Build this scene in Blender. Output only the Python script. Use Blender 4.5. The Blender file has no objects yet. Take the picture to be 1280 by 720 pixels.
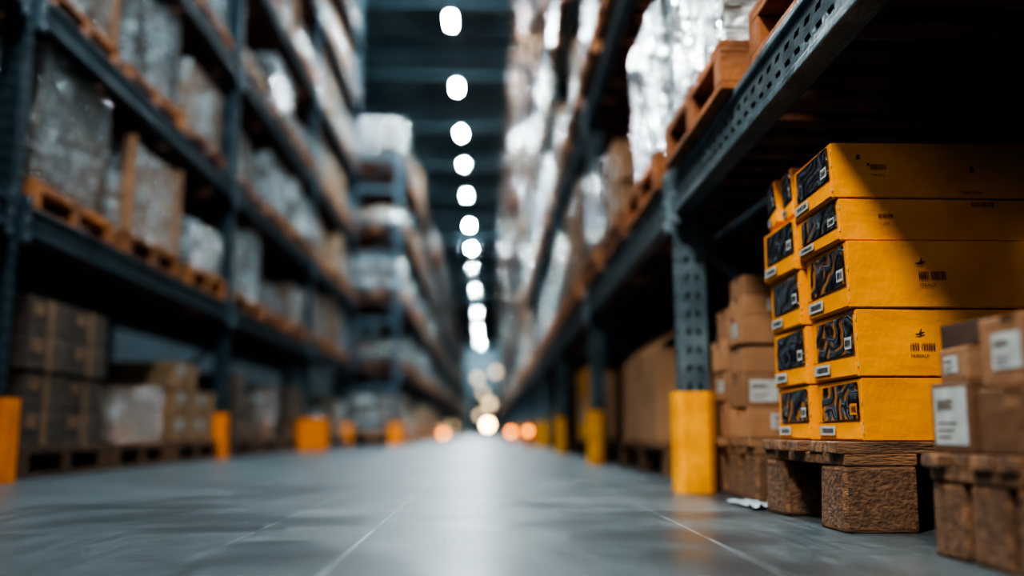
import bpy, bmesh, math, random
from mathutils import Vector, Matrix, noise
RN = random.Random(11)
COL = bpy.context.scene.collection
ORD = ['first','second','third','fourth','fifth','sixth','seventh','eighth','ninth','tenth']

# ---------------------------------------------------------------- helpers
def new(): return bmesh.new()
def bx(bm, x0,x1,y0,y1,z0,z1, bev=0, mat=0, rz=0, seg=2):
    M = Matrix.Translation(((x0+x1)/2,(y0+y1)/2,(z0+z1)/2)) @ Matrix.Rotation(rz,4,'Z') @ Matrix.Diagonal((x1-x0,y1-y0,z1-z0,1))
    r = bmesh.ops.create_cube(bm, size=1, matrix=M)
    fs = set(f for v in r['verts'] for f in v.link_faces)
    for f in fs: f.material_index = mat
    if bev:
        es = list(set(e for v in r['verts'] for e in v.link_edges))
        bmesh.ops.bevel(bm, geom=es, offset=bev, segments=seg, affect='EDGES', profile=0.6)
def cyl(bm, p, q, r, n=12, mat=0, r2=None):
    p=Vector(p); q=Vector(q); d=q-p
    M = Matrix.Translation((p+q)/2) @ d.to_track_quat('Z','Y').to_matrix().to_4x4()
    o = bmesh.ops.create_cone(bm, cap_ends=True, segments=n, radius1=r, radius2=r if r2 is None else r2, depth=d.length, matrix=M)
    for v in o['verts']:
        for f in v.link_faces: f.material_index = mat
def poly(bm, pts, mat=0):
    f = bm.faces.new([bm.verts.new(p) for p in pts]); f.material_index = mat; return f
def prism(bm, pts2, y0, y1, fn, mat=0):
    a=[bm.verts.new(fn(u,v,y0)) for u,v in pts2]; b=[bm.verts.new(fn(u,v,y1)) for u,v in pts2]
    n=len(a)
    fs=[bm.faces.new(a), bm.faces.new(b[::-1])]
    for i in range(n): fs.append(bm.faces.new([a[i],b[i],b[(i+1)%n],a[(i+1)%n]]))
    for f in fs: f.material_index=mat
def mesh_of(name, bm, mats):
    bmesh.ops.recalc_face_normals(bm, faces=bm.faces)
    me = bpy.data.meshes.new(name); bm.to_mesh(me); bm.free()
    for m in (mats if isinstance(mats,(list,tuple)) else [mats]): me.materials.append(m)
    return me
def link(name, me, parent=None, loc=(0,0,0), rz=0, scale=None):
    o = bpy.data.objects.new(name, me); COL.objects.link(o); o.location=loc; o.rotation_euler=(0,0,rz)
    if scale: o.scale=scale
    if parent: o.parent=parent
    return o
def obj(name, bm, mats, parent=None, **k): return link(name, mesh_of(name,bm,mats), parent, **k)
def tag(o,label,cat,group=None,kind=None):
    o['label']=label; o['category']=cat
    if group: o['group']=group
    if kind: o['kind']=kind
    return o
def thing(name,label,cat,loc=(0,0,0),rz=0,group=None):
    return tag(link(name,None,None,loc,rz),label,cat,group)
def struct(o): o['kind']='structure'; return o

# ---------------------------------------------------------------- materials
def mat(name, col, rough=.5, metal=0, col2=None, nscale=6, bump=0, bscale=30, stretch=(1,1,1), emit=None, estr=0, rnd=0, spec=.5, contrast=(.35,.65), det=5, bdist=.02):
    m=bpy.data.materials.new(name); m.use_nodes=True; nt=m.node_tree; N=nt.nodes; L=nt.links
    b=N['Principled BSDF']; b.inputs['Roughness'].default_value=rough; b.inputs['Metallic'].default_value=metal
    b.inputs['Specular IOR Level'].default_value=spec
    b.inputs['Base Color'].default_value=(*col,1)
    tc=N.new('ShaderNodeTexCoord'); mp=N.new('ShaderNodeMapping'); mp.inputs['Scale'].default_value=stretch
    L.new(tc.outputs['Object'],mp.inputs['Vector'])
    if col2:
        n=N.new('ShaderNodeTexNoise'); n.inputs['Scale'].default_value=nscale; n.inputs['Detail'].default_value=det
        L.new(mp.outputs[0],n.inputs['Vector'])
        r=N.new('ShaderNodeMapRange'); r.inputs[1].default_value=contrast[0]; r.inputs[2].default_value=contrast[1]
        L.new(n.outputs['Fac'],r.inputs[0])
        mx=N.new('ShaderNodeMix'); mx.data_type='RGBA'; mx.inputs[6].default_value=(*col,1); mx.inputs[7].default_value=(*col2,1)
        L.new(r.outputs[0],mx.inputs[0]); out=mx.outputs[2]
        if rnd:
            oi=N.new('ShaderNodeObjectInfo'); hs=N.new('ShaderNodeHueSaturation')
            mr=N.new('ShaderNodeMapRange'); mr.inputs[3].default_value=1-rnd; mr.inputs[4].default_value=1+rnd
            L.new(oi.outputs['Random'],mr.inputs[0]); L.new(mr.outputs[0],hs.inputs['Value']); L.new(out,hs.inputs['Color']); out=hs.outputs[0]
        L.new(out,b.inputs['Base Color'])
    if bump:
        n2=N.new('ShaderNodeTexNoise'); n2.inputs['Scale'].default_value=bscale; n2.inputs['Detail'].default_value=4
        L.new(mp.outputs[0],n2.inputs['Vector'])
        bp=N.new('ShaderNodeBump'); bp.inputs['Strength'].default_value=bump; bp.inputs['Distance'].default_value=bdist
        L.new(n2.outputs['Fac'],bp.inputs['Height']); L.new(bp.outputs[0],b.inputs['Normal'])
    if emit:
        b.inputs['Emission Color'].default_value=(*emit,1); b.inputs['Emission Strength'].default_value=estr
    return m
def film_mat(name,under,pale,cover):
    """cloudy crumpled plastic over goods: pale folds over the darker goods underneath"""
    m=bpy.data.materials.new(name); m.use_nodes=True; nt=m.node_tree; N=nt.nodes; L=nt.links; b=N['Principled BSDF']
    tc=N.new('ShaderNodeTexCoord'); oi=N.new('ShaderNodeObjectInfo')
    ad=N.new('ShaderNodeVectorMath'); ad.operation='ADD'; sc=N.new('ShaderNodeVectorMath'); sc.operation='SCALE'; sc.inputs[0].default_value=(9,7,5)
    L.new(oi.outputs['Random'],sc.inputs['Scale']); L.new(tc.outputs['Object'],ad.inputs[0]); L.new(sc.outputs[0],ad.inputs[1])
    def nz(s,d,st,dist=0):
        mp=N.new('ShaderNodeMapping'); mp.inputs['Scale'].default_value=st; L.new(ad.outputs[0],mp.inputs[0])
        n=N.new('ShaderNodeTexNoise'); n.inputs['Scale'].default_value=s; n.inputs['Detail'].default_value=d; n.inputs['Distortion'].default_value=dist; L.new(mp.outputs[0],n.inputs['Vector']); return n.outputs['Fac']
    def mr(x,a,c,d,e_):
        r=N.new('ShaderNodeMapRange'); r.inputs[1].default_value=a; r.inputs[2].default_value=c; r.inputs[3].default_value=d; r.inputs[4].default_value=e_; L.new(x,r.inputs[0]); return r.outputs[0]
    big=nz(3.0,4,(1,1,.8),.6); fold=nz(7,5,(1,1,2.6),1.4)
    mx=N.new('ShaderNodeMix'); mx.data_type='RGBA'; mx.inputs[6].default_value=(*under,1); mx.inputs[7].default_value=(*pale,1)
    a=N.new('ShaderNodeMath'); a.operation='MULTIPLY'; L.new(mr(big,cover-.07,cover+.08,.08,1),a.inputs[0]); L.new(mr(fold,.44,.6,.15,1),a.inputs[1]); L.new(a.outputs[0],mx.inputs[0])
    hs=N.new('ShaderNodeHueSaturation'); L.new(mr(oi.outputs['Random'],0,1,.45,1.3),hs.inputs['Value']); L.new(mx.outputs[2],hs.inputs['Color']); L.new(hs.outputs[0],b.inputs['Base Color'])
    b.inputs['Roughness'].default_value=.16; b.inputs['Specular IOR Level'].default_value=1.0
    b.inputs['Coat Weight'].default_value=1; b.inputs['Coat Roughness'].default_value=.08; b.inputs['Coat IOR'].default_value=2.4
    bp=N.new('ShaderNodeBump'); bp.inputs['Strength'].default_value=1; bp.inputs['Distance'].default_value=.10
    L.new(fold,bp.inputs['Height']); L.new(bp.outputs[0],b.inputs['Normal']); L.new(bp.outputs[0],b.inputs['Coat Normal'])
    return m
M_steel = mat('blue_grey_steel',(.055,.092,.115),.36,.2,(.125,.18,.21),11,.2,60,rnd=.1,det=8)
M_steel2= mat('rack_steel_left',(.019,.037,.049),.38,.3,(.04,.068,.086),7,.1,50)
M_zinc  = mat('zinc',(.45,.5,.54),.3,.9,(.3,.34,.38),20)
M_yel   = mat('safety_yellow',(.92,.39,.005),.42,0,(.70,.26,.004),12,.1,60,spec=.4)
M_ora   = mat('safety_orange',(.85,.22,.006),.45,0,(.65,.15,.005),10)
M_box   = mat('yellow_card',(.92,.36,.004),.5,0,(.60,.205,.003),6,.12,40,contrast=(.3,.8),rnd=.06,det=8)
M_boxd  = mat('yellow_card_edge',(.33,.13,.01),.6,0,(.2,.08,.01),30)
M_wear  = mat('scuffed_card_core',(.62,.42,.2),.8,0,(.3,.16,.05),60)
M_ink   = mat('black_ink',(.015,.015,.018),.5)
M_ink2  = mat('faded_brown_ink',(.08,.036,.007),.5)
M_white = mat('paper_label',(.42,.45,.45),.6,0,(.30,.33,.33),20)
M_amber = mat('amber_label',(.65,.22,.02),.6)
M_card  = mat('cardboard',(.33,.175,.09),.75,0,(.22,.115,.057),4,.15,40,rnd=.25)
M_cardm = mat('brown_cardboard',(.20,.10,.05),.75,0,(.13,.065,.033),5,.2,40,rnd=.4)
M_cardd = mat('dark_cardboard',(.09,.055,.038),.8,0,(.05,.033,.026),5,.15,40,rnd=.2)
M_tape  = mat('brown_tape',(.25,.145,.085),.25,0,(.19,.11,.06),12)
M_wood  = mat('pallet_wood',(.32,.16,.075),.75,0,(.085,.045,.026),7,.5,45,stretch=(1,7,7),rnd=.15)
M_deck  = mat('shelf_deck_wood',(.24,.095,.055),.85,0,(.10,.042,.028),6,.3,30)
M_woodo = mat('pallet_wood_orange',(.37,.125,.03),.7,0,(.15,.05,.015),6,.3,30,rnd=.3)
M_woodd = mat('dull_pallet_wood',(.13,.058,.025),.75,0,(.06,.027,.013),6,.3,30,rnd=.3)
M_block = mat('weathered_wood_block',(.20,.105,.056),.88,0,(.065,.036,.022),55,.5,110,stretch=(1,1,1.3),contrast=(.30,.70),det=10,bdist=.01)
M_film  = film_mat('stretch_film',(.075,.062,.053),(.74,.84,.88),.50)
M_film2 = film_mat('clear_stretch_film',(.23,.115,.053),(.64,.74,.79),.545)
M_scrap = mat('scrap_film',(.4,.48,.52),.15,0,(.25,.32,.36),20,.5,40)
M_wall  = mat('dark_wall',(.012,.022,.029),.8,0,(.018,.033,.042),1.2)
M_ceil  = mat('ceiling_sheet',(.028,.05,.062),.6,0,(.052,.086,.10),.6)
M_truss = mat('truss_steel',(.05,.09,.11),.5,.3)
M_lamp  = mat('lamp_diffuser',(1,1,1),.4,emit=(.80,.94,1),estr=1800)
M_house = mat('lamp_housing',(.3,.33,.35),.5,.4)
M_door  = mat('roller_door',(.20,.17,.13),.5,0,(.12,.11,.09),2)
M_amb   = mat('amber_lens',(1,.4,.05),.3,emit=(1,.26,.02),estr=12)
M_warm  = mat('warm_lens',(1,.9,.7),.3,emit=(1,.66,.30),estr=60)
M_warm2 = mat('soft_warm_lens',(1,.9,.7),.3,emit=(1,.72,.42),estr=4)
M_black = mat('black_plastic',(.02,.02,.022),.4)

def panel_mat():
    m=bpy.data.materials.new('printed_panel'); m.use_nodes=True; nt=m.node_tree; N=nt.nodes; L=nt.links; b=N['Principled BSDF']
    b.inputs['Roughness'].default_value=.2; b.inputs['Coat Weight'].default_value=.8; b.inputs['Coat Roughness'].default_value=.08
    tc=N.new('ShaderNodeTexCoord'); mp=N.new('ShaderNodeMapping'); mp.inputs['Scale'].default_value=(1,1,1.4)
    oi=N.new('ShaderNodeObjectInfo'); L.new(tc.outputs['Object'],mp.inputs[0])
    sc=N.new('ShaderNodeVectorMath'); sc.operation='SCALE'; sc.inputs[0].default_value=(5,5,5); L.new(oi.outputs['Random'],sc.inputs['Scale'])
    L.new(sc.outputs[0],mp.inputs['Location'])
    w=N.new('ShaderNodeTexWave'); w.wave_type='BANDS'; w.bands_direction='DIAGONAL'; w.inputs['Scale'].default_value=7; w.inputs['Distortion'].default_value=10; w.inputs['Detail'].default_value=1.2; w.inputs['Detail Scale'].default_value=1.7
    L.new(mp.outputs[0],w.inputs['Vector'])
    r=N.new('ShaderNodeValToRGB'); e=r.color_ramp.elements
    e[0].position=.0; e[0].color=(.005,.006,.009,1); e[1].position=1; e[1].color=(.008,.010,.016,1)
    for p,c in ((.50,(.007,.010,.016,1)),(.68,(.02,.034,.058,1)),(.88,(.045,.075,.11,1)),(.94,(.13,.17,.20,1)),(.97,(.015,.017,.025,1))):
        x=e.new(p); x.color=c
    L.new(w.outputs['Fac'],r.inputs[0]); L.new(r.outputs[0],b.inputs['Base Color'])
    bp=N.new('ShaderNodeBump'); bp.inputs['Strength'].default_value=.6; bp.inputs['Distance'].default_value=.008; L.new(w.outputs['Fac'],bp.inputs['Height']); L.new(bp.outputs[0],b.inputs['Normal']); L.new(bp.outputs[0],b.inputs['Coat Normal'])
    return m
M_panel=panel_mat()

def floor_mat():
    m=bpy.data.materials.new('polished_concrete'); m.use_nodes=True; nt=m.node_tree; N=nt.nodes; L=nt.links; b=N['Principled BSDF']
    g=N.new('ShaderNodeNewGeometry'); 
    def noise_(s,d,st=(1,1,1),rot=0):
        mp=N.new('ShaderNodeMapping'); mp.inputs['Scale'].default_value=st; mp.inputs['Rotation'].default_value=(0,0,rot); L.new(g.outputs['Position'],mp.inputs[0])
        n=N.new('ShaderNodeTexNoise'); n.inputs['Scale'].default_value=s; n.inputs['Detail'].default_value=d; L.new(mp.outputs[0],n.inputs['Vector']); return n.outputs['Fac']
    def mr(x,a,c,d,e_):
        r=N.new('ShaderNodeMapRange'); r.inputs[1].default_value=a; r.inputs[2].default_value=c; r.inputs[3].default_value=d; r.inputs[4].default_value=e_; L.new(x,r.inputs[0]); return r.outputs[0]
    def mth(op,a,c=None):
        r=N.new('ShaderNodeMath'); r.operation=op
        for i,x in enumerate((a,c)):
            if x is None: continue
            if isinstance(x,(int,float)): r.inputs[i].default_value=x
            else: L.new(x,r.inputs[i])
        return r.outputs[0]
    def mix(f,a,c):
        x=N.new('ShaderNodeMix'); x.data_type='RGBA'
        L.new(f,x.inputs[0])
        for i,v in ((6,a),(7,c)):
            if isinstance(v,tuple): x.inputs[i].default_value=(*v,1)
            else: L.new(v,x.inputs[i])
        return x.outputs[2]
    big=mr(noise_(1.6,6),.28,.72,0,1)
    c=mix(big,(.018,.026,.030),(.032,.043,.048))
    fine=mr(noise_(60,9),.4,.7,0,.4); c=mix(fine,c,(.014,.021,.025))
    sp=N.new('ShaderNodeSeparateXYZ'); L.new(g.outputs['Position'],sp.inputs[0])
    brk=mr(noise_(2,2),.40,.55,.1,1)
    scr=None
    for s,st,ro,th in ((3,(1,90,1),.5,.59),(3,(90,1,1),-.2,.59),(4,(1,80,1),1.0,.60),(4,(100,1,1),.25,.59),(3,(1,110,1),-.35,.60),(5,(90,1,1),.7,.61)):
        q=mr(noise_(s,2,st,ro),th,th+.04,0,.42); scr=q if scr is None else mth('MAXIMUM',scr,q)
    scr=mth('MULTIPLY',scr,brk); c=mix(scr,c,(.15,.18,.19))
    gn=noise_(7,3); joint=None
    for x0,w in ((-.235,.0026),(.42,.002),(-.47,.0018),(-1.15,.002)):
        j=mth('LESS_THAN',mth('ABSOLUTE',mth('SUBTRACT',sp.outputs[0],x0)),w); joint=j if joint is None else mth('ADD',joint,j)
    for y0 in (2.55,4.6,8.2,13.0):
        j=mth('LESS_THAN',mth('ABSOLUTE',mth('SUBTRACT',sp.outputs[1],y0)),.0035); joint=mth('ADD',joint,j)
    c=mix(mth('MULTIPLY',mth('MINIMUM',joint,1.0),mr(gn,.38,.6,.1,.8)),c,(.28,.33,.35))
    L.new(c,b.inputs['Base Color'])
    L.new(mth('ADD',mth('MULTIPLY',scr,.25),mr(noise_(4,3),.3,.7,.30,.35)),b.inputs['Roughness'])
    b.inputs['Specular IOR Level'].default_value=.42
    bp=N.new('ShaderNodeBump'); bp.inputs['Strength'].default_value=.10; bp.inputs['Distance'].default_value=.002
    L.new(noise_(50,6),bp.inputs['Height']); L.new(bp.outputs[0],b.inputs['Normal'])
    return m

# ---------------------------------------------------------------- setting
YEND=136
bm=new(); bx(bm,-6,5,-6,YEND,-.2,0); struct(obj('floor',bm,floor_mat()))
bm=new(); bx(bm,-6,5,-2,YEND,12.75,12.9)
for i in range(70):
    y=-1.5+i*2; bx(bm,-6,5,y,y+.12,12.62,12.76)
for x in (-4.6,-3.2,-1.8,-.5,.8,2.1,3.4): bx(bm,x,x+.06,-2,YEND,12.56,12.62)
ce=struct(obj('ceiling',bm,M_ceil))
bm=new()
for z in (12.5,11.75): bx(bm,-6,5,-.04,.04,z-.04,z+.04)
for k in range(20):
    x=-6+k*.55; cyl(bm,(x,0,11.75),(x+.275,0,12.5),.03,6); cyl(bm,(x+.275,0,12.5),(x+.55,0,11.75),.03,6)
tm=mesh_of('roof_truss',bm,M_truss)
for k in range(18): struct(link('roof_truss',tm,ce,(0,3.2+k*5.4,0)))
bm=new(); bx(bm,-6.15,-6,-2,YEND,0,12.9); struct(obj('wall_left',bm,M_wall))
bm=new(); bx(bm,5,5.15,-2,YEND,0,12.9); struct(obj('wall_right',bm,M_wall))
bm=new(); bx(bm,-6,-2.0,YEND,YEND+.2,0,12.9); bx(bm,2.4,5,YEND,YEND+.2,0,12.9); bx(bm,-2.0,2.4,YEND,YEND+.2,5.5,12.9)
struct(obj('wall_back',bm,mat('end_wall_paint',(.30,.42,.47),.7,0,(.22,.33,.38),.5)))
bm=new()
for k in range(22): bx(bm,-2.0,2.4,YEND+.06,YEND+.12,k*.25,k*.25+.235,.01)
struct(obj('door_1',bm,M_door))

# ---------------------------------------------------------------- racking
def plate(bm,o,u,v,W,H,cols,pitch,hw,hh,sl=0):
    """sheet with rows of slanted slots cut through; o origin, u,v unit vectors"""
    o=Vector(o);u=Vector(u);v=Vector(v)
    P=lambda a,b:o+u*a+v*b
    edges=[0]
    for c in cols: edges+= [c-hw/2,c+hw/2]
    edges.append(W)
    for i in range(0,len(edges),2): poly(bm,[P(edges[i],0),P(edges[i+1],0),P(edges[i+1],H),P(edges[i],H)])
    n=int(H/pitch)
    for ci,c in enumerate(cols):
        s = sl if ci%2==0 else -sl
        a,b_=c-hw/2,c+hw/2; lo=(0,0)
        for k in range(n):
            z=(k+.5)*pitch
            top=(z-hh/2-s/2, z-hh/2+s/2)
            poly(bm,[P(a,lo[0]),P(b_,lo[1]),P(b_,top[1]),P(a,top[0])])
            lo=(z+hh/2-s/2, z+hh/2+s/2)
        poly(bm,[P(a,lo[0]),P(b_,lo[1]),P(b_,H),P(a,H)])
def post(bm,x,y,h,s,fine=True):
    """post .10 (x) by .08 (y) starting at aisle face x, going s in x"""
    x0,x1=(x,x+.1*s)
    xa,xb=min(x0,x1),max(x0,x1)
    pz=.065 if fine else .13
    plate(bm,(xa,y-.04,0),(1,0,0),(0,0,1),.1,h,(.032,.068),pz,.015,.022,.012)
    plate(bm,(x0,y-.04,0),(0,1,0),(0,0,1),.08,h,(.025,.055),pz,.013,.022,.010)
    poly(bm,[(xa,y+.04,0),(xb,y+.04,0),(xb,y+.04,h),(xa,y+.04,h)])
    poly(bm,[(x1,y-.04,0),(x1,y+.04,0),(x1,y+.04,h),(x1,y-.04,h)])
    poly(bm,[(xa,y-.04,h),(xb,y-.04,h),(xb,y+.04,h),(xa,y+.04,h)])
    bx(bm,xa-.02,xb+.02,y-.06,y+.06,0,.008)
def frame_mesh(h,s,depth,rungs=False,fine=True):
    bm=new(); post(bm,0,0,h,s,fine); post(bm,(depth-.1)*s,0,h,s,False)
    a=.1*s;b_=(depth-.1)*s
    if rungs:
        z=.3
        while z<h:
            bx(bm,min(a,b_),max(a,b_),-.03,.03,z,z+.08); z+=.52
    z=.25;k=0
    while z+.6<h:
        cyl(bm,(a if k%2 else b_,0,z),(b_ if k%2 else a,0,z+.6),.016,6); z+=.6;k+=1
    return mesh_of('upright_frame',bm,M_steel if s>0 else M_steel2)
def beam_mesh(L,s,hh=.15,slots=True):
    """beam along +y, aisle face at x=0 (body goes s), top at z=0"""
    bm=new(); T=.05*s; xa,xb=min(0,T),max(0,T)
    y0,y1=.04,L-.04
    if slots:
        plate(bm,(0,y0,-hh+.02),(0,0,1),(0,1,0),hh-.04,y1-y0,(.035,.075),.07,.014,.034,.01)
    else: poly(bm,[(0,y0,-hh+.02),(0,y1,-hh+.02),(0,y1,-.02),(0,y0,-.02)])
    e=.012*s
    bx(bm,min(-e,T),max(-e,T),y0,y1,-.02,0,.003)
    bx(bm,min(-e,T),max(-e,T),y0,y1,-hh,-hh+.02,.003)
    poly(bm,[(T,y0,-hh),(T,y1,-hh),(T,y1,0),(T,y0,0)])
    for yy in (y0,y1-.07):      # end connector plate with bolts
        bx(bm,min(-e*1.1,e),max(-e*1.1,e),yy,yy+.07,-hh-.04,.04,.003)
        for zz in (-hh-.015,-hh/2,.018): cyl(bm,(-e*.8,yy+.035,zz),(-e*1.1-.008*s,yy+.035,zz),.009,8,1)
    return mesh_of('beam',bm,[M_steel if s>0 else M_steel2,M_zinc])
def deck_mesh(L,s,depth):
    bm=new()
    n=int(L/.16)
    for k in range(n):
        y=.06+k*(L-.2)/(n-1)
        bx(bm,min(.055*s,(depth-.055)*s),max(.055*s,(depth-.055)*s),y,y+.085,-.035,-.002)
    return mesh_of('shelf_deck',bm,M_deck)

def rack(label,x,s,ys,h,levels,depth,vis,rungs=False,rear_to=15,deck_to=15,hh=.15):
    t=thing('pallet_rack',label,'racking',(x,ys[0],0))
    fm=frame_mesh(h,s,depth,rungs); L=ys[1]-ys[0]
    bmh=beam_mesh(L,s,hh); rb=beam_mesh(L,-s,hh,False); dk=deck_mesh(L,s,depth)
    for y in ys: link('upright_frame',fm,t,(0,y-ys[0],0))
    for i in range(len(ys)-1):
        for z in levels:
            if z>h-.05 or z>.9+.5*vis*ys[i+1]: continue
            link('beam',bmh,t,(-.006*s,ys[i]-ys[0],z))
            if ys[i]<rear_to: link('beam',rb,t,(depth*s+.006*s,ys[i]-ys[0],z))
            if ys[i]<deck_to: link('shelf_deck',dk,t,(0,ys[i]-ys[0],z))
    return t
RX=.68; RL=2.98; RY=[.44+RL*k for k in range(20)]
RLV=[1.12,2.45,3.75,5.05,6.35,7.65,8.95,10.25]
rack('tall blue-grey steel pallet racking with slotted posts along the right of the aisle',RX,1,RY,11.4,RLV,1.0,1.05)
LX=-2.0; LLp=3.42; LY=[.60+LLp*k for k in range(5)]
LLV=[1.17,2.13,3.1,4.12,5.15,6.2]
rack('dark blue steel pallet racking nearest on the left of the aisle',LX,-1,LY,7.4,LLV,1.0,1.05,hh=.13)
FX=-1.36; FY=[14.8+3.3*k for k in range(14)]
FLV=[1.17,2.25,3.35,4.45]
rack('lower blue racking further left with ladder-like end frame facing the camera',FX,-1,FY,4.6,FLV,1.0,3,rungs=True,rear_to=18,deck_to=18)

# ---------------------------------------------------------------- column guards
def guard_mesh(m):
    bm=new()
    W,D,H,t=.066,.055,.335,.008
    pts=[(-W,D),(-W,-D+.025),(-W+.025,-D),(W-.025,-D),(W,-D+.025),(W,D),(W-t,D),(W-t,-D+.03),(W-.03,-D+t),(-W+.03,-D+t),(-W+t,-D+.03),(-W+t,D)]
    prism(bm,pts,0,H,lambda u,v,z:Vector((u,v,z)))
    return mesh_of('column_guard',bm,m)
gm={'y':guard_mesh(M_yel),'o':guard_mesh(M_ora)}
def guard(x,y,k,label,group=None,sc=1):
    tag(link('column_guard',gm[k],None,(x,y,0),0,(sc,1,1)),label,'column guard',group)
ry=['yellow steel column guard standing by the pallet of small brown cartons','yellow column guard at second post of right racking, beside large brown carton','yellow column guard at third post of the right racking','yellow column guard at fourth post of the right racking']
for i,y in enumerate(RY[1:5]): guard(RX+.022,y-.125,'y',ry[i],'column guards at the right racking',(1,.8,.75,.7)[i])
for i,y in enumerate(RY[5:12]): guard(RX+.022,y-.125,'o','tiny blurred orange column guard far down the right racking','column guards far down the right racking',.7)
ly=['orange column guard at the left picture edge below dark blue post','orange column guard at the second post of the near left racking','widest orange column guard, at the third post of near left racking','orange column guard at last post of the near left racking']
for i,y in enumerate(LY[1:5]): guard((-1.955,-2.03,-1.86,-2.03)[i],(3.93,y-.125,10.3,y-.125)[i],'o',ly[i],'column guards at the near left racking',(.8,1.15,2.5,.8)[i])
guard(FX-.03,FY[0]-.125,'o','orange column guard at the ladder-like end frame',None,1.5)
for y in FY[1:8]: guard(FX-.03,y-.125,'o','tiny orange column guard far down the left racking','column guards far down the left racking',.5)

# ---------------------------------------------------------------- pallets and loads
def pallet_bm(w,d,h,m0=0,mb=1,nb=5,rnd=None,bottom=True,blk=.1,ny=3,foot=0):
    """w in x, d in y, base at z=0, centred"""
    bm=new(); r=rnd or random.Random(1)
    bt=.02 if bottom else foot; tt=h*.13
    bv=.004 if bottom else .009
    for i in range(3):
        for j in range(ny):
            x=-w/2+blk/2+(w-blk)*i/2; y=-d/2+blk/2+(d-blk)*j/(ny-1)
            bx(bm,x-blk/2,x+blk/2,y-blk/2,y+blk/2,bt,h-2*tt,bv,mb,rz=r.uniform(-.03,.03))
    for i in range(3):
        x=-w/2+blk/2+(w-blk)*i/2
        if bt>0: bx(bm,x-blk/2,x+blk/2,-d/2,d/2,0,bt,.003,m0)
        bx(bm,x-blk/2,x+blk/2,-d/2,d/2,h-2*tt,h-tt,.003,m0)
    for k in range(nb):
        wd=d/nb*.78; y=-d/2+wd/2+(d-wd)*k/(nb-1)
        bx(bm,-w/2-(.02 if not bottom else 0)*r.random(),w/2,y-wd/2,y+wd/2,h-tt,h,.003,m0,rz=r.uniform(-.01,.01) if not bottom else 0)
    if not bottom:      # chipped, uneven edges on the near pallets
        for v in bm.verts:
            q=noise.noise_vector(v.co*23+Vector((w*9,0,0)))
            v.co.x+=q.x*.005; v.co.y+=q.y*.005
    return bm
PAL=mesh_of('pallet',pallet_bm(.92,1.0,.14,0,0),M_woodo)
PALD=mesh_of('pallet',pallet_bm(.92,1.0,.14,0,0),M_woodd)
def lumpy(x0,x1,y0,y1,z0,z1,amp,seed,n=9):
    bm=new(); bx(bm,x0,x1,y0,y1,z0,z1)
    bmesh.ops.subdivide_edges(bm,edges=bm.edges[:],cuts=n,use_grid_fill=True)
    rr=random.Random(seed*7); drop={(i,j):rr.choice((0,0,.0,.10,.2)) for i in (0,1) for j in (0,1)}
    H=z1-z0
    for v in bm.verts:
        t=(v.co.z-z0)/H
        d=drop[(0 if v.co.x<0 else 1, 0 if v.co.y<.02 else 1)]*min(1,H/.7)
        if t>.8: v.co.z-=d*(t-.8)/.2
        q=noise.noise_vector(v.co*4+Vector((seed*3.3,0,0))); v.co+=q*amp*.3
        q=noise.noise_vector(v.co*11+Vector((seed*5.3,2,0))); v.co+=q*amp*.5
        w=noise.noise(Vector((seed,v.co.z*9,0)));  v.co.x*=1+.02*w; v.co.y*=1+.02*w
        v.co.z=max(v.co.z,z0)
    return bm
def load_meshes(kind,h,seed):
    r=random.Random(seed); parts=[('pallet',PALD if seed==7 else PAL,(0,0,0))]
    z0=.14
    if kind=='wrap' or kind=='clear':
        f=mesh_of('film_wrap',lumpy(-.43,.43,-.44,.44,z0+.002,h-.03,.026,seed+int(h*10)),M_film if kind=='wrap' else M_film2)
        parts.append(('film_wrap',f,(0,0,0)))
        if seed==2:
            bm=new(); bx(bm,-.03,.03,-.03,.03,0,h-.1-z0,.004); eb=mesh_of('edge_board',bm,M_cardm)
            for sx in (-1,1):
                for sy in (-1,1): parts.append(('edge_board',eb,(sx*.435,sy*.445,z0)))
        if seed==1:
            bm=new(); bx(bm,-.2,.2,-.22,.22,0,.12,.006)
            parts.append(('carton',mesh_of('carton',bm,M_card),(.18,.2,h-.13)))
    else:
        n=2 if h<.5 else 3 if h<.8 else 4
        lh=(h-z0)/n
        bm=new(); bx(bm,-.215,.215,-.225,.225,0,lh-.006,.006)
        bx(bm,-.218,-.2,-.03,.03,0,lh-.005,0,1); bx(bm,-.216,.216,-.03,.03,lh-.02,lh-.0045,0,1)
        bx(bm,.2,.218,-.03,.03,0,lh-.005,0,1)
        bx(bm,-.2175,-.2,.08,.18,lh*.45,lh*.8,0,2); bx(bm,.2,.2175,-.18,-.08,lh*.45,lh*.8,0,2)
        c=mesh_of('carton',bm,[M_card if kind=='carton' else M_cardd,M_tape,M_white if kind=='carton' else M_tape])
        for k in range(n):
            for i in (-1,1):
                for j in (-1,1):
                    if k==n-1 and r.random()<.3: continue
                    parts.append(('carton',c,(i*.222+r.uniform(-.008,.008),j*.235+r.uniform(-.008,.008),z0+.001+k*lh)))
    return parts
CACHE={}
def get(kind,h,sd):
    k=(kind,round(h,2),sd)
    if k not in CACHE: CACHE[k]=load_meshes(kind,h,sd)
    return CACHE[k]
JOIN={}
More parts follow.
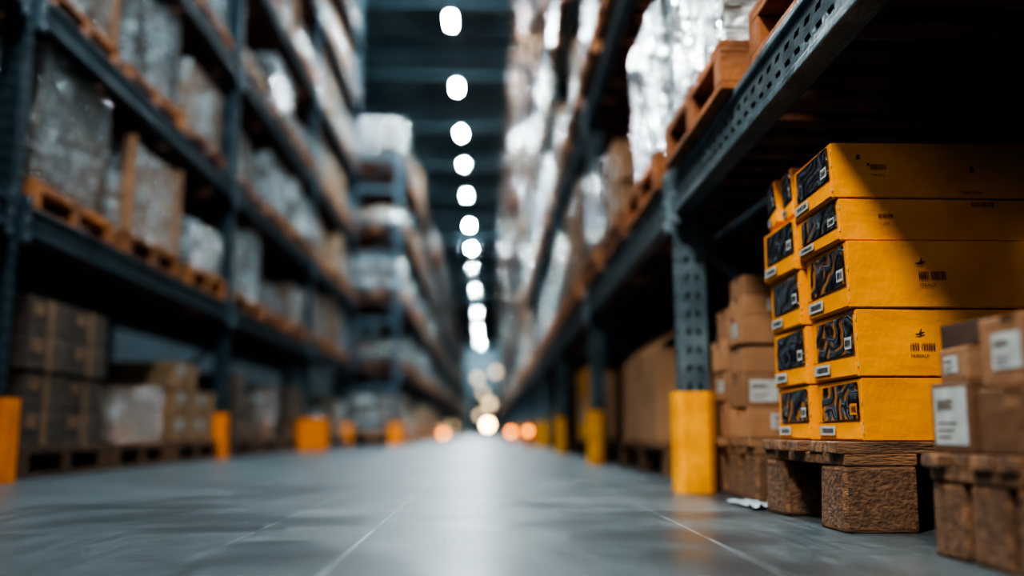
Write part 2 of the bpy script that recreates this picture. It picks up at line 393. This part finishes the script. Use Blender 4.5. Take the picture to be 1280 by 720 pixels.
def joined(kind,h,sd):
    k=(kind,round(h,2),sd)
    if k in JOIN: return JOIN[k]
    mats=[];bm=new()
    for n,me,loc in get(kind,h,sd):
        b2=new(); b2.from_mesh(me); 
        idx=[]
        for m in me.materials:
            if m not in mats: mats.append(m)
            idx.append(mats.index(m))
        for f in b2.faces: f.material_index=idx[f.material_index]
        bmesh.ops.translate(b2,verts=b2.verts,vec=loc)
        tmp=bpy.data.meshes.new('t'); b2.to_mesh(tmp); b2.free(); bm.from_mesh(tmp); bpy.data.meshes.remove(tmp)
    me=bpy.data.meshes.new('pallet_load'); bm.to_mesh(me); bm.free()
    for m in mats: me.materials.append(m)
    JOIN[k]=me; return me
LOOK={'wrap':'pale film-wrapped load','clear':'cloudy film-wrapped cartons','carton':'stacked brown cartons','dark':'stacked dark cartons'}
def load(kind,h,sd,x,y,z,w,label,group,near=True,dx=1.0):
    rz=RN.uniform(-.03,.03)+(math.pi if RN.random()<.5 else 0)
    x+=RN.uniform(-.03,.03)
    if near:
        t=thing('pallet_load',label,'pallet load',(x,y,z+.001),rz,group); t.scale=(dx,w,1)
        for n,me,loc in get(kind,h,sd): link(n,me,t,loc)
    else:
        t=link('pallet_load',joined(kind,h,sd),None,(x,y,z+.001),rz,(dx,w,1)); tag(t,label,'pallet load',group)
    return t
HS=(.44,.58,.70,.80); HR=(.5,.72,.9,1.05)
def pick(r): return r.choice(['wrap','wrap','clear','carton','wrap','clear','clear'])
def pickfar(r): return r.choice(['wrap','wrap','carton','wrap','clear','clear'])
# near left racking
r=random.Random(5)
NB=['','one','two','three','four','five']
for b in range(1,4):
    for li,z in enumerate([0]+LLV):
        if z>.35+.5*LY[b+1]: continue
        for k in range(3):
            y=LY[b]+.64+k*1.07; kind=pick(r); h=r.choice(HS); w=r.choice((.86,.95)); sd=r.randint(1,4)
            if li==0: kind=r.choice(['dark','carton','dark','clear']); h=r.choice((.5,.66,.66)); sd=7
            if b==1 and li==1: kind,h,w,sd=[('wrap',.84,.98,3),('clear',.8,.86,2),('wrap',.5,.8,4)][k]
            if b==1 and li==2: kind,h,sd=[('wrap',.8,2),('wrap',.8,4),('clear',.66,1)][k]
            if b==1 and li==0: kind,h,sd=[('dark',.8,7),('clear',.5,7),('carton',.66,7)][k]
            if li==0: lab='%s on floor, %s from front, bay %s of near left racking'%(LOOK[kind],ORD[k],NB[b])
            else: lab='%s, %s along %s shelf, bay %s of left racking'%(LOOK[kind],ORD[k],ORD[li-1],NB[b])
            load(kind,h,sd,LX-.49+.02,y,z,w,lab,'pallet loads on the near left racking',near=(b==1 or (b==2 and li<4)))
# far left racking
for b in range(len(FY)-1):
    wide=b>=4; n=1 if wide else 3
    for li,z in enumerate([0]+FLV):
        for k in range(n):
            y=FY[b]+(.62+k*1.02 if not wide else 1.65); kind=pickfar(r); h=r.choice(HS)
            if wide and kind=='carton': kind='clear'
            if b==0:
                if li==4 and k==0: kind,h='wrap',.8
                lab='blurred %s, %s along %s, behind ladder-like end frame'%(LOOK[kind],ORD[k],'floor' if li==0 else ORD[li-1]+' shelf')
                g='loads just behind the ladder-like end frame'
            else: lab='small blurred pallet load far down the left side, beyond the ladder-like frame'; g='distant loads on the far left racking'
            load(kind,h,r.choice((1,3,4)),FX-.49+.07,y,z,.90 if not wide else 2.8,lab,g,near=False)
# right racking
for b in range(0,len(RY)-1):
    wide=b>=6; n=3 if not wide else 1
    if b>=6 and b<9: n=2
    for li,z in enumerate(RLV):
        if z>.1+.5*RY[b+1]: continue
        if b>=14 and li>6: continue
        for k in range(n):
            y=RY[b]+(.54+k*.95 if n==3 else .80+k*1.38 if n==2 else 1.49); kind=pickfar(r) if b>1 else pick(r); h=r.choice(HR); sd=r.choice((1,3,4,3) if b>2 else (1,3,4,2))
            if n==1 and kind=='carton': kind='clear'
            if b==0:
                kind,h,sd='wrap',(.9,.72,1.08)[k],(3,4,4)[k]  # nearest one added unseen; both near loads stop light leaking through the deck
                lab=('film-wrapped load on the first beam just out of view overhead, nearest the camera','shorter film-wrapped load on the first beam directly above the yellow boxes','tall crinkled film-wrapped load on the first beam, before the slotted post')[k]; g=None
            elif b<5:
                if b==1 and li==0: kind,h,sd=[('wrap',.86,3),('carton',.62,1),('wrap',.72,4)][k]
                lab='%s, %s along %s shelf, bay %s of right racking'%(LOOK[kind],ORD[k],ORD[li],NB[b+1]); g='pallet loads on the right racking'
                if b==4: lab=lab.replace('bay five','bay five')
            else: lab='small blurred pallet load high or far down the right racking'; g='distant loads on the right racking'
            load(kind,h,sd,RX+.46-.06+(.03 if b==0 and k<2 else 0),y,z,.80 if n==3 else 1.18 if n==2 else 2.6,lab,g,near=(b<3))
for b in range(3,12):
    for k in range(2):
        kind=r.choice(['carton','dark','clear'])
        load(kind,r.choice((.5,.66)),7,RX+.55,RY[b]+.75+k*1.4,0,1.1,
             '%s on floor, %s in bay %s of right racking'%(LOOK[kind],ORD[k],['four','five'][b-3]) if b<5 else 'small blurred load standing on floor far down the right racking',
             'floor loads in the right racking' if b<5 else 'distant floor loads in the right racking',near=False)

# ---------------------------------------------------------------- cartons
def barcode(bm,x0,x1,y,z0,z1,seed,axis='x',matx=0):
    r=random.Random(seed); x=x0
    while x<x1:
        w=r.choice((.0008,.0014,.002))
        if axis=='x': poly(bm,[(x,y,z0),(x+w,y,z0),(x+w,y,z1),(x,y,z1)],matx)
        else: poly(bm,[(y,x,z0),(y,x+w,z0),(y,x+w,z1),(y,x,z1)],matx)
        x+=w+r.choice((.0009,.0016))
def carton(label,x0,x1,y0,y1,z0,z1,group=None,m=None,lab_front=None,lab_side=None,rz=0,bev=.004,tape=True):
    """corner at x0,y0 ; front faces -y, side faces -x"""
    W,D,H=x1-x0,y1-y0,z1-z0
    t=thing('carton',label,'carton',((x0+x1)/2,(y0+y1)/2,z0),rz,group)
    bm=new(); bx(bm,-W/2,W/2,-D/2,D/2,0,H,bev)
    bx(bm,-W/2+bev,W/2-bev,-D/2-.0006,-D/2+.002,H*.985-.003,H*.985,0)
    obj('carton_body',bm,m or M_card,t)
    if tape:
        bm=new(); bx(bm,-W/2-.0008,W/2+.0008,-.018,.018,H-.03*min(1,H*4),H+.0008,0); bx(bm,-W/2-.0008,-W/2+.001,-.018,.018,H*.7,H); obj('tape',bm,M_tape,t)
    def lab(kind,a,b_,c,d,seed):
        bm=new()
        if kind=='f': poly(bm,[(a,-D/2-.0012,c),(b_,-D/2-.0012,c),(b_,-D/2-.0012,d),(a,-D/2-.0012,d)]); o=obj('paper_label',bm,M_white,t)
        else: poly(bm,[(-W/2-.0012,a,c),(-W/2-.0012,b_,c),(-W/2-.0012,b_,d),(-W/2-.0012,a,d)]); o=obj('paper_label',bm,M_white,t)
        bm=new(); q=(d-c)
        if kind=='f': 
            barcode(bm,a+.1*(b_-a),a+.6*(b_-a),-D/2-.0018,c+q*.6,c+q*.8,seed)
            for i in range(3): poly(bm,[(a+.1*(b_-a),-D/2-.0018,c+q*(.12+.12*i)),(a+(.5+.1*i)*(b_-a),-D/2-.0018,c+q*(.12+.12*i)),(a+(.5+.1*i)*(b_-a),-D/2-.0018,c+q*(.15+.12*i)),(a+.1*(b_-a),-D/2-.0018,c+q*(.15+.12*i))])
        else:
            barcode(bm,a+.4*(b_-a),a+.9*(b_-a),-W/2-.0018,c+q*.6,c+q*.8,seed,'y')
            for i in range(3): poly(bm,[(-W/2-.0018,a+(.5-.1*i)*(b_-a),c+q*(.12+.12*i)),(-W/2-.0018,b_-.1*(b_-a),c+q*(.12+.12*i)),(-W/2-.0018,b_-.1*(b_-a),c+q*(.15+.12*i)),(-W/2-.0018,a+(.5-.1*i)*(b_-a),c+q*(.15+.12*i))])
        obj('label_print',bm,M_ink2,o)
    if lab_front: lab('f',*[(-W/2+W*lab_front[0]),(-W/2+W*lab_front[1]),H*lab_front[2],H*lab_front[3]],3)
    if lab_side: lab('s',*[(-D/2+D*lab_side[0]),(-D/2+D*lab_side[1]),H*lab_side[2],H*lab_side[3]],4)
    return t

# pallet A with yellow boxes
def floor_pallet(label,x0,x1,y0,y1,h,seed,blk=.1,ny=3,nb=5,foot=0):
    bm=pallet_bm(x1-x0,y1-y0,h,0,1,nb,random.Random(seed),bottom=False,blk=blk,ny=ny,foot=foot)
    o=obj('pallet',bm,[M_wood,M_block],None,loc=((x0+x1)/2,(y0+y1)/2,0))
    return tag(o,label,'pallet')
floor_pallet('worn wooden pallet with rough weathered blocks under the yellow boxes',.715,1.36,1.94,2.49,.18,1,.15,2)
floor_pallet('wooden pallet under small brown cartons between yellow guard and yellow boxes',.785,1.40,2.84,3.35,.18,2,.13,3)
floor_pallet('nearest wooden pallet at the right picture edge under brown cartons',.735,1.20,1.25,1.60,.165,3,.10,3)

def text_mesh(s,size,m):
    c=bpy.data.curves.new('txt','FONT'); c.body=s; c.size=size
    o=bpy.data.objects.new('txt',c); COL.objects.link(o); bpy.context.view_layer.update()
    me=bpy.data.meshes.new_from_object(o.evaluated_get(bpy.context.evaluated_depsgraph_get()))
    bpy.data.objects.remove(o); me.materials.clear(); me.materials.append(m); return me
BIRD=[(0,.30),(.22,.42),(.42,.42),(.62,.95),(.70,.90),(.64,.55),(1,.62),(.80,.38),(.50,.22),(.30,.22)]
def yellow_box(label,x0,y0,z0,L,D,H,rz=0,tilt=0,marks=(),seed=0,panel=True,ry=0):
    t=thing('yellow_box',label,'box',(x0,y0,z0),rz,'yellow boxes on the pallet'); t.rotation_euler=(tilt,ry,rz)
    r=random.Random(seed)
    bm=new(); bx(bm,0,L,0,D,0,H)
    bmesh.ops.subdivide_edges(bm,edges=bm.edges[:],cuts=5,use_grid_fill=True)
    for v in bm.verts:
        q=noise.noise(v.co*12+Vector((seed*3.1,0,0)))
        inx=.01<v.co.x<L-.01; inz=.01<v.co.z<H-.01; iny=.01<v.co.y<D-.01
        if not inx and inz and iny: v.co.x+=.004*q
        if not iny and inx and inz: v.co.y+=.003*q
    es=[e for e in bm.edges if e.is_manifold and e.calc_face_angle(0)>1.2]
    bmesh.ops.bevel(bm,geom=es,offset=.0025,segments=2,affect='EDGES')
    body=obj('box_body',bm,M_box,t)
    bm=new(); bx(bm,-.0025,0,.004,D-.004,.004,H*.30,.001)
    obj('end_flap',bm,M_box,t)
    for k in range(4):      # scuffs along the near corner
        bm=new(); a=r.uniform(.01,H-.02); l=r.uniform(.004,.014)
        poly(bm,[(-.0003,-.0003,a),(.0026*r.random()+.001,-.0008,a+l*.2),(.001,-.0008,a+l),(-.0008,.0015,a+l*.8)])
        obj('scuff',bm,M_wear,t)
    bm=new(); bx(bm,-.0028,-.0005,.006,D-.006,H*.30,H*.30+.002); obj('flap_seam',bm,M_boxd,t)
    if panel:
        a,b_=D*.04,D*.86
        bm=new(); X=-.0052
        prism(bm,[(a,H*.36),(b_,H*.33),(b_-.004,H*.90),(a+.006,H*.94)],X,-.001,lambda u,v,w:Vector((w,u,v)))
        obj('printed_panel',bm,M_panel,t)
    X=-.0062
    bm=new(); poly(bm,[(X,D*.55,H*.09),(X,D*.93,H*.09),(X,D*.93,H*.25),(X,D*.55,H*.25)]); s1=obj('paper_label',bm,M_white,t)
    bm=new(); barcode(bm,D*.60,D*.86,X-.0006,H*.13,H*.21,seed+5,'y'); obj('label_print',bm,M_ink,s1)
    bm=new(); poly(bm,[(X,D*.05,H*.42),(X,D*.20,H*.42),(X,D*.20,H*.60),(X,D*.05,H*.60)]); s2=obj('paper_label',bm,M_amber if seed in (1,) else M_white,t)
    bm=new(); barcode(bm,D*.07,D*.18,X-.0006,H*.46,H*.56,seed+9,'y'); obj('label_print',bm,M_ink,s2)
    for mk in marks:
        k,x,z,s=mk[:4]
        if k=='bird':
            bm=new(); poly(bm,[(x+u*s,-.0032,z+v*s*.8) for u,v in BIRD]); bmesh.ops.triangulate(bm,faces=bm.faces[:]); obj('printed_logo',bm,M_ink2,t)
        elif k=='bar':
            bm=new(); barcode(bm,x,x+s,-.0032,z,z+mk[4],seed+2); obj('printed_barcode',bm,M_ink2,t)
        elif k=='txt':
            o=link('printed_text',text_mesh(mk[4],s,M_ink2),t,(x,-.0032,z)); o.rotation_euler=(math.pi/2,0,0)
        elif k=='hole':
            bm=new(); poly(bm,[(x,-.003,z),(x+s,-.003,z+s*.2),(x+s*.7,-.003,z+s*1.2),(x+s*.1,-.003,z+s)]); obj('hand_hole',bm,M_ink,t)
    return t
YN,YD=1.985,.262
B=[(.181,.132,.775,'yellow box with dark printed end, bottom of the near column'),
   (.3145,.143,.771,'yellow box second from bottom of the near column, bird mark on side'),
   (.459,.145,.760,'yellow box third from bottom of the near column, bird mark and lettering'),
   (.6055,.093,.752,'slim yellow box just below the topmost one of the near column'),
   (.700,.124,.741,'topmost yellow box of the near column with scuffed corner')]
MK=[[('bar',.30,.03,.03,.012)],
    [('bird',.122,.082,.024),('bar',.112,.054,.018,.016),('bar',.136,.054,.028,.016),('txt',.112,.040,.0095,'FRIBBALF')],
    [('bird',.142,.088,.024),('bar',.150,.060,.020,.017),('bar',.176,.060,.032,.017),('txt',.150,.045,.0095,'TEBALLF')],
    [('bar',.085,.05,.03,.008),('bar',.29,.075,.05,.010),('txt',.085,.034,.007,'11 L4LF')],
    [('hole',.055,.085,.009),('hole',.078,.07,.006),('bar',.085,.062,.034,.012),('txt',.085,.048,.007,'THB N4LF'),('txt',.275,.008,.010,'THBF HLFN'),('hole',.30,.055,.012)]]
for i,(z,h,x,l) in enumerate(B):
    yellow_box(l,x,YN+(0 if i<3 else .004*i),z,(.435,.43,.44,.435,.44)[i],YD,h-.0015,rz=(0,.01,-.008,.012,-.014)[i],marks=MK[i],seed=i+1)
B2=[(.181,.130,.76,'yellow box with dark printed end, bottom of the rear column'),
    (.312,.140,.757,'yellow box second from bottom of the rear column'),
    (.453,.134,.749,'yellow box third from bottom of the rear column'),
    (.588,.130,.742,'yellow box fourth from bottom of the rear column, under leaning ones')]
for i,(z,h,x,l) in enumerate(B2):
    yellow_box(l,x,YN+YD+.016,z,.36,.242,h-.0015,rz=(0,.012,-.01,.02)[i],seed=i+11)
yellow_box('narrow yellow box standing on end atop the rear column, nearest leaning one',.75,2.285,.727,.16,.078,.124,tilt=-.10,seed=21)
yellow_box('narrow yellow box leaning at the far end atop the rear column',.746,2.400,.734,.16,.072,.120,tilt=-.20,seed=22)

# carton stack B (behind)
bc=[(.79,.99,2.93,3.14,.181,.275,(.35,.85,.3,.8),None,'brown carton with white label, lowest of stack beside yellow boxes'),
    (.79,.92,3.16,3.34,.181,.30,None,None,'brown carton low at the back of stack behind yellow guard'),
    (.785,.96,2.94,3.14,.276,.38,(.12,.62,.15,.8),None,'second-lowest brown carton with white label beside yellow boxes'),
    (.79,.99,2.95,3.13,.381,.47,None,None,'plain brown carton midway up stack beside yellow boxes'),
    (.785,.90,3.16,3.32,.301,.40,None,(.2,.7,.3,.7),'brown carton midway at the back of stack behind yellow guard'),
    (.78,.895,3.16,3.32,.401,.505,None,None,'upper brown carton at the back of stack behind yellow guard'),
    (.780,.97,2.94,3.12,.471,.56,None,(.15,.55,.25,.75),'brown carton third from top beside yellow boxes'),
    (.795,.98,2.95,3.12,.561,.625,(.4,.9,.2,.8),None,'slim brown carton second from top with white label beside yellow boxes'),
    (.800,.97,2.96,3.12,.626,.69,None,None,'topmost brown carton of the stack beside yellow boxes'),
    (.800,.94,3.16,3.32,.506,.61,None,None,'topmost brown carton at the back of stack behind yellow guard')]
for i,(x0,x1,y0,y1,z0,z1,lf,ls,l) in enumerate(bc):
    carton(l,x0,x1,y0,y1,z0,z1,'small brown cartons between guard and yellow boxes',lab_front=lf,lab_side=ls,rz=RN.uniform(-.04,.04))
# cartons C (near right)
carton('small brown carton with big white label on nearest pallet at the right',.742,.95,1.475,1.60,.166,.280,None,M_cardm,None,(.06,.9,.12,.92),rz=.015,tape=False)
carton('small brown carton resting on the white-labelled one at the right edge',.755,.95,1.485,1.59,.281,.336,None,M_card,None,(.3,.8,.25,.75),rz=-.06,tape=False)
carton('brown carton under the labelled top one, cut by the right picture edge',.740,.95,1.27,1.435,.166,.262,None,M_cardm,None,None,rz=.08)
carton('upper brown carton with white label cut by the right picture edge',.748,.95,1.28,1.440,.263,.368,None,M_cardm,None,(.30,.78,.26,.76),rz=.02)
carton('flat dark carton lying across the small carton at the right edge',.775,1.0,1.48,1.62,.337,.380,None,M_cardd,tape=False,rz=.05)

# large carton in the second right bay
M_cardl=mat('light_cardboard',(.46,.26,.14),.75,0,(.36,.20,.105),3,.15,40)
floor_pallet('low pallet under the large brown carton behind the yellow guard',.80,1.55,4.35,5.9,.15,6,.12)
t=carton('large plain brown carton with raised flap behind the yellow guard',.81,1.45,4.6,5.75,.151,.60,None,M_cardl,None,None,bev=.008)
bm=new(); prism(bm,[(0,0),(.004,0),(.16,.14),(.155,.145)],-.55,.55,lambda u,v,y:Vector((-.31+u,y,.449+v))); obj('flap',bm,M_cardl,t)
floor_pallet('pallet under yellow-topped brown carton in the third right bay',.80,1.5,6.7,8.9,.15,7,.12)
carton('brown carton on the low pallet beyond the second yellow guard',.82,1.4,6.8,7.7,.151,.62,None,M_cardl,None,(.2,.6,.2,.7),bev=.006)
carton('yellow carton standing beside brown one beyond the second yellow guard',.80,1.3,7.8,8.6,.151,.72,None,M_yel,None,(.2,.6,.2,.6),bev=.006)

# scrap of film on floor
bm=new(); bmesh.ops.create_grid(bm,x_segments=14,y_segments=14,size=.5)
for v in bm.verts:
    a=math.atan2(v.co.y,v.co.x); rr=.75+.35*noise.noise(Vector((math.cos(a)*1.7,math.sin(a)*1.7,3)))
    v.co=Vector((v.co.x*.10*rr,v.co.y*.34*rr,.004+.016*abs(noise.noise(v.co*7))))
o=obj('film_scrap',bm,M_scrap,None,loc=(.725,2.66,0)); tag(o,'crumpled scrap of clear film on the floor beside the pallet','scrap')
for p in o.data.polygons: p.use_smooth=True

# ---------------------------------------------------------------- lamps
bm=new(); bx(bm,-.12,.12,-.50,.50,.0,.10,.02); cyl(bm,(0,-.4,.1),(0,-.4,.4),.012,6); cyl(bm,(0,.4,.1),(0,.4,.4),.012,6)
hm=mesh_of('lamp_housing',bm,M_house)
bm=new(); bx(bm,-.06,.06,-.40,.40,-.02,0,.008); dm=mesh_of('diffuser',bm,M_lamp)
k=0
for y in [.2,5.6,11.,16.4,21.8,27.1,32.7,38,42.7,48.4,55.7,63,71,82,98,115,132]:
    vis=y>26
    if vis: k+=1
    lab=('%s bright hanging lamp from the top of the ceiling row'%ORD[k-1]) if vis and k<=10 else ('tiny distant lamp at the far end of ceiling row' if vis else 'ceiling lamp above the aisle before the visible row')
    t=thing('ceiling_lamp',lab,'ceiling lamp',(-1.14,y,12.3),0,'ceiling lamps in a row' if vis else 'ceiling lamps above the near aisle')
    link('lamp_housing',hm,t); link('diffuser',dm,t)
def beacon(x,y,z,m,label,rr=.07,group=None):
    t=thing('marker_lamp',label,'lamp',(x,y,0),0,group)
    bm=new(); cyl(bm,(0,0,0),(0,0,.015),.09,12); cyl(bm,(0,0,.015),(0,0,z-rr),.02,8); obj('post',bm,M_black,t)
    bm=new(); bmesh.ops.create_uvsphere(bm,u_segments=16,v_segments=10,radius=rr,matrix=Matrix.Translation((0,0,z))); obj('lens',bm,m,t)
beacon(-1.1,24,.16,M_amb,'round amber marker lamp low beside the far left racking')
beacon(.52,12.5,.21,M_amb,'amber marker lamp low beside the right racking',.035)
beacon(.48,20,.2,M_amb,'smaller amber marker lamp near the aisle end on the right',.06)
for i,(px,py,Y,rr) in enumerate(((610,531,60,.20),(612,506,100,.40),(597,474,118,.36),(620,466,124,.38),(604,492,110,.30),(600,520,90,.26),(628,515,115,.3))):
    X=(px-610)/1200*Y; Z=.2+(540-py)/1200*Y
    beacon(X,Y,Z,M_warm if i==0 else M_warm2,'brilliant warm lamp nearest the floor in cluster at the far aisle end' if i==0 else 'soft warm lamp on a pole in cluster at the far aisle end',rr,'warm lamps at the far end of the aisle')

# key spot on the boxes, then added unseen fill lights
def area(x,y,z,sx,sy,p,c,tgt):  # unseen area light added to brighten racks and cartons, no fixture there
    l=bpy.data.lights.new('fill_light','AREA'); l.shape='RECTANGLE'; l.size=sx; l.size_y=sy; l.energy=p; l.color=c
    o=bpy.data.objects.new('fill_light',l); COL.objects.link(o); o.location=(x,y,z)
    o.rotation_euler=(Vector(tgt)-Vector((x,y,z))).to_track_quat('-Z','Y').to_euler()
l=bpy.data.lights.new('key_fill_spot','SPOT'); l.energy=1600; l.color=(1,.95,.87); l.spot_size=math.radians(34); l.spot_blend=.6; l.shadow_soft_size=.40
o=bpy.data.objects.new('key_fill_spot',l); COL.objects.link(o); o.location=(-1.25,-.7,4.6)
o.rotation_euler=(Vector((1.1,2.4,.5))-o.location).to_track_quat('-Z','Y').to_euler()
l=bpy.data.lights.new('key_fill_spot','SPOT'); l.energy=70; l.color=(1,.90,.78); l.spot_size=math.radians(44); l.spot_blend=.8; l.shadow_soft_size=.4  # added low fill, unseen, softens the shade on the yellow boxes
o=bpy.data.objects.new('key_fill_spot',l); COL.objects.link(o); o.location=(-.9,-1.6,2.0)
o.rotation_euler=(Vector((1.15,2.3,.75))-o.location).to_track_quat('-Z','Y').to_euler()
area(.4,3.4,6.0,.3,.6,390,(.70,.91,1),(-2.2,6.8,2.0))
area(-1.5,2.8,3.6,.3,.3,85,(1,.96,.9),(.8,5.2,.4))
area(-.9,10,7.5,.3,.6,800,(.70,.91,1),(.8,14,4.0))
area(.2,15,9,.3,.6,1500,(.72,.92,1),(-1.4,21,3.0))
w=bpy.data.worlds.new('world'); bpy.context.scene.world=w; w.use_nodes=True
nt=w.node_tree
nt.nodes['Background'].inputs[0].default_value=(.13,.36,.48,1); nt.nodes['Background'].inputs[1].default_value=.16

# ---------------------------------------------------------------- camera
cd=bpy.data.cameras.new('camera'); cam=bpy.data.objects.new('camera',cd); COL.objects.link(cam)
cd.sensor_width=36; cd.lens=36*1200/1280
cam.location=(0,0,.2)
cam.rotation_euler=(math.radians(90)+math.atan(180/1200),0,-math.atan(30/1200))
cd.clip_start=.02; cd.clip_end=300
cd.dof.use_dof=True; cd.dof.focus_distance=2.04; cd.dof.aperture_fstop=.88
bpy.context.scene.camera=cam
try:
    bpy.context.scene.view_settings.look='AgX - High Contrast'
except Exception as e: print(e)
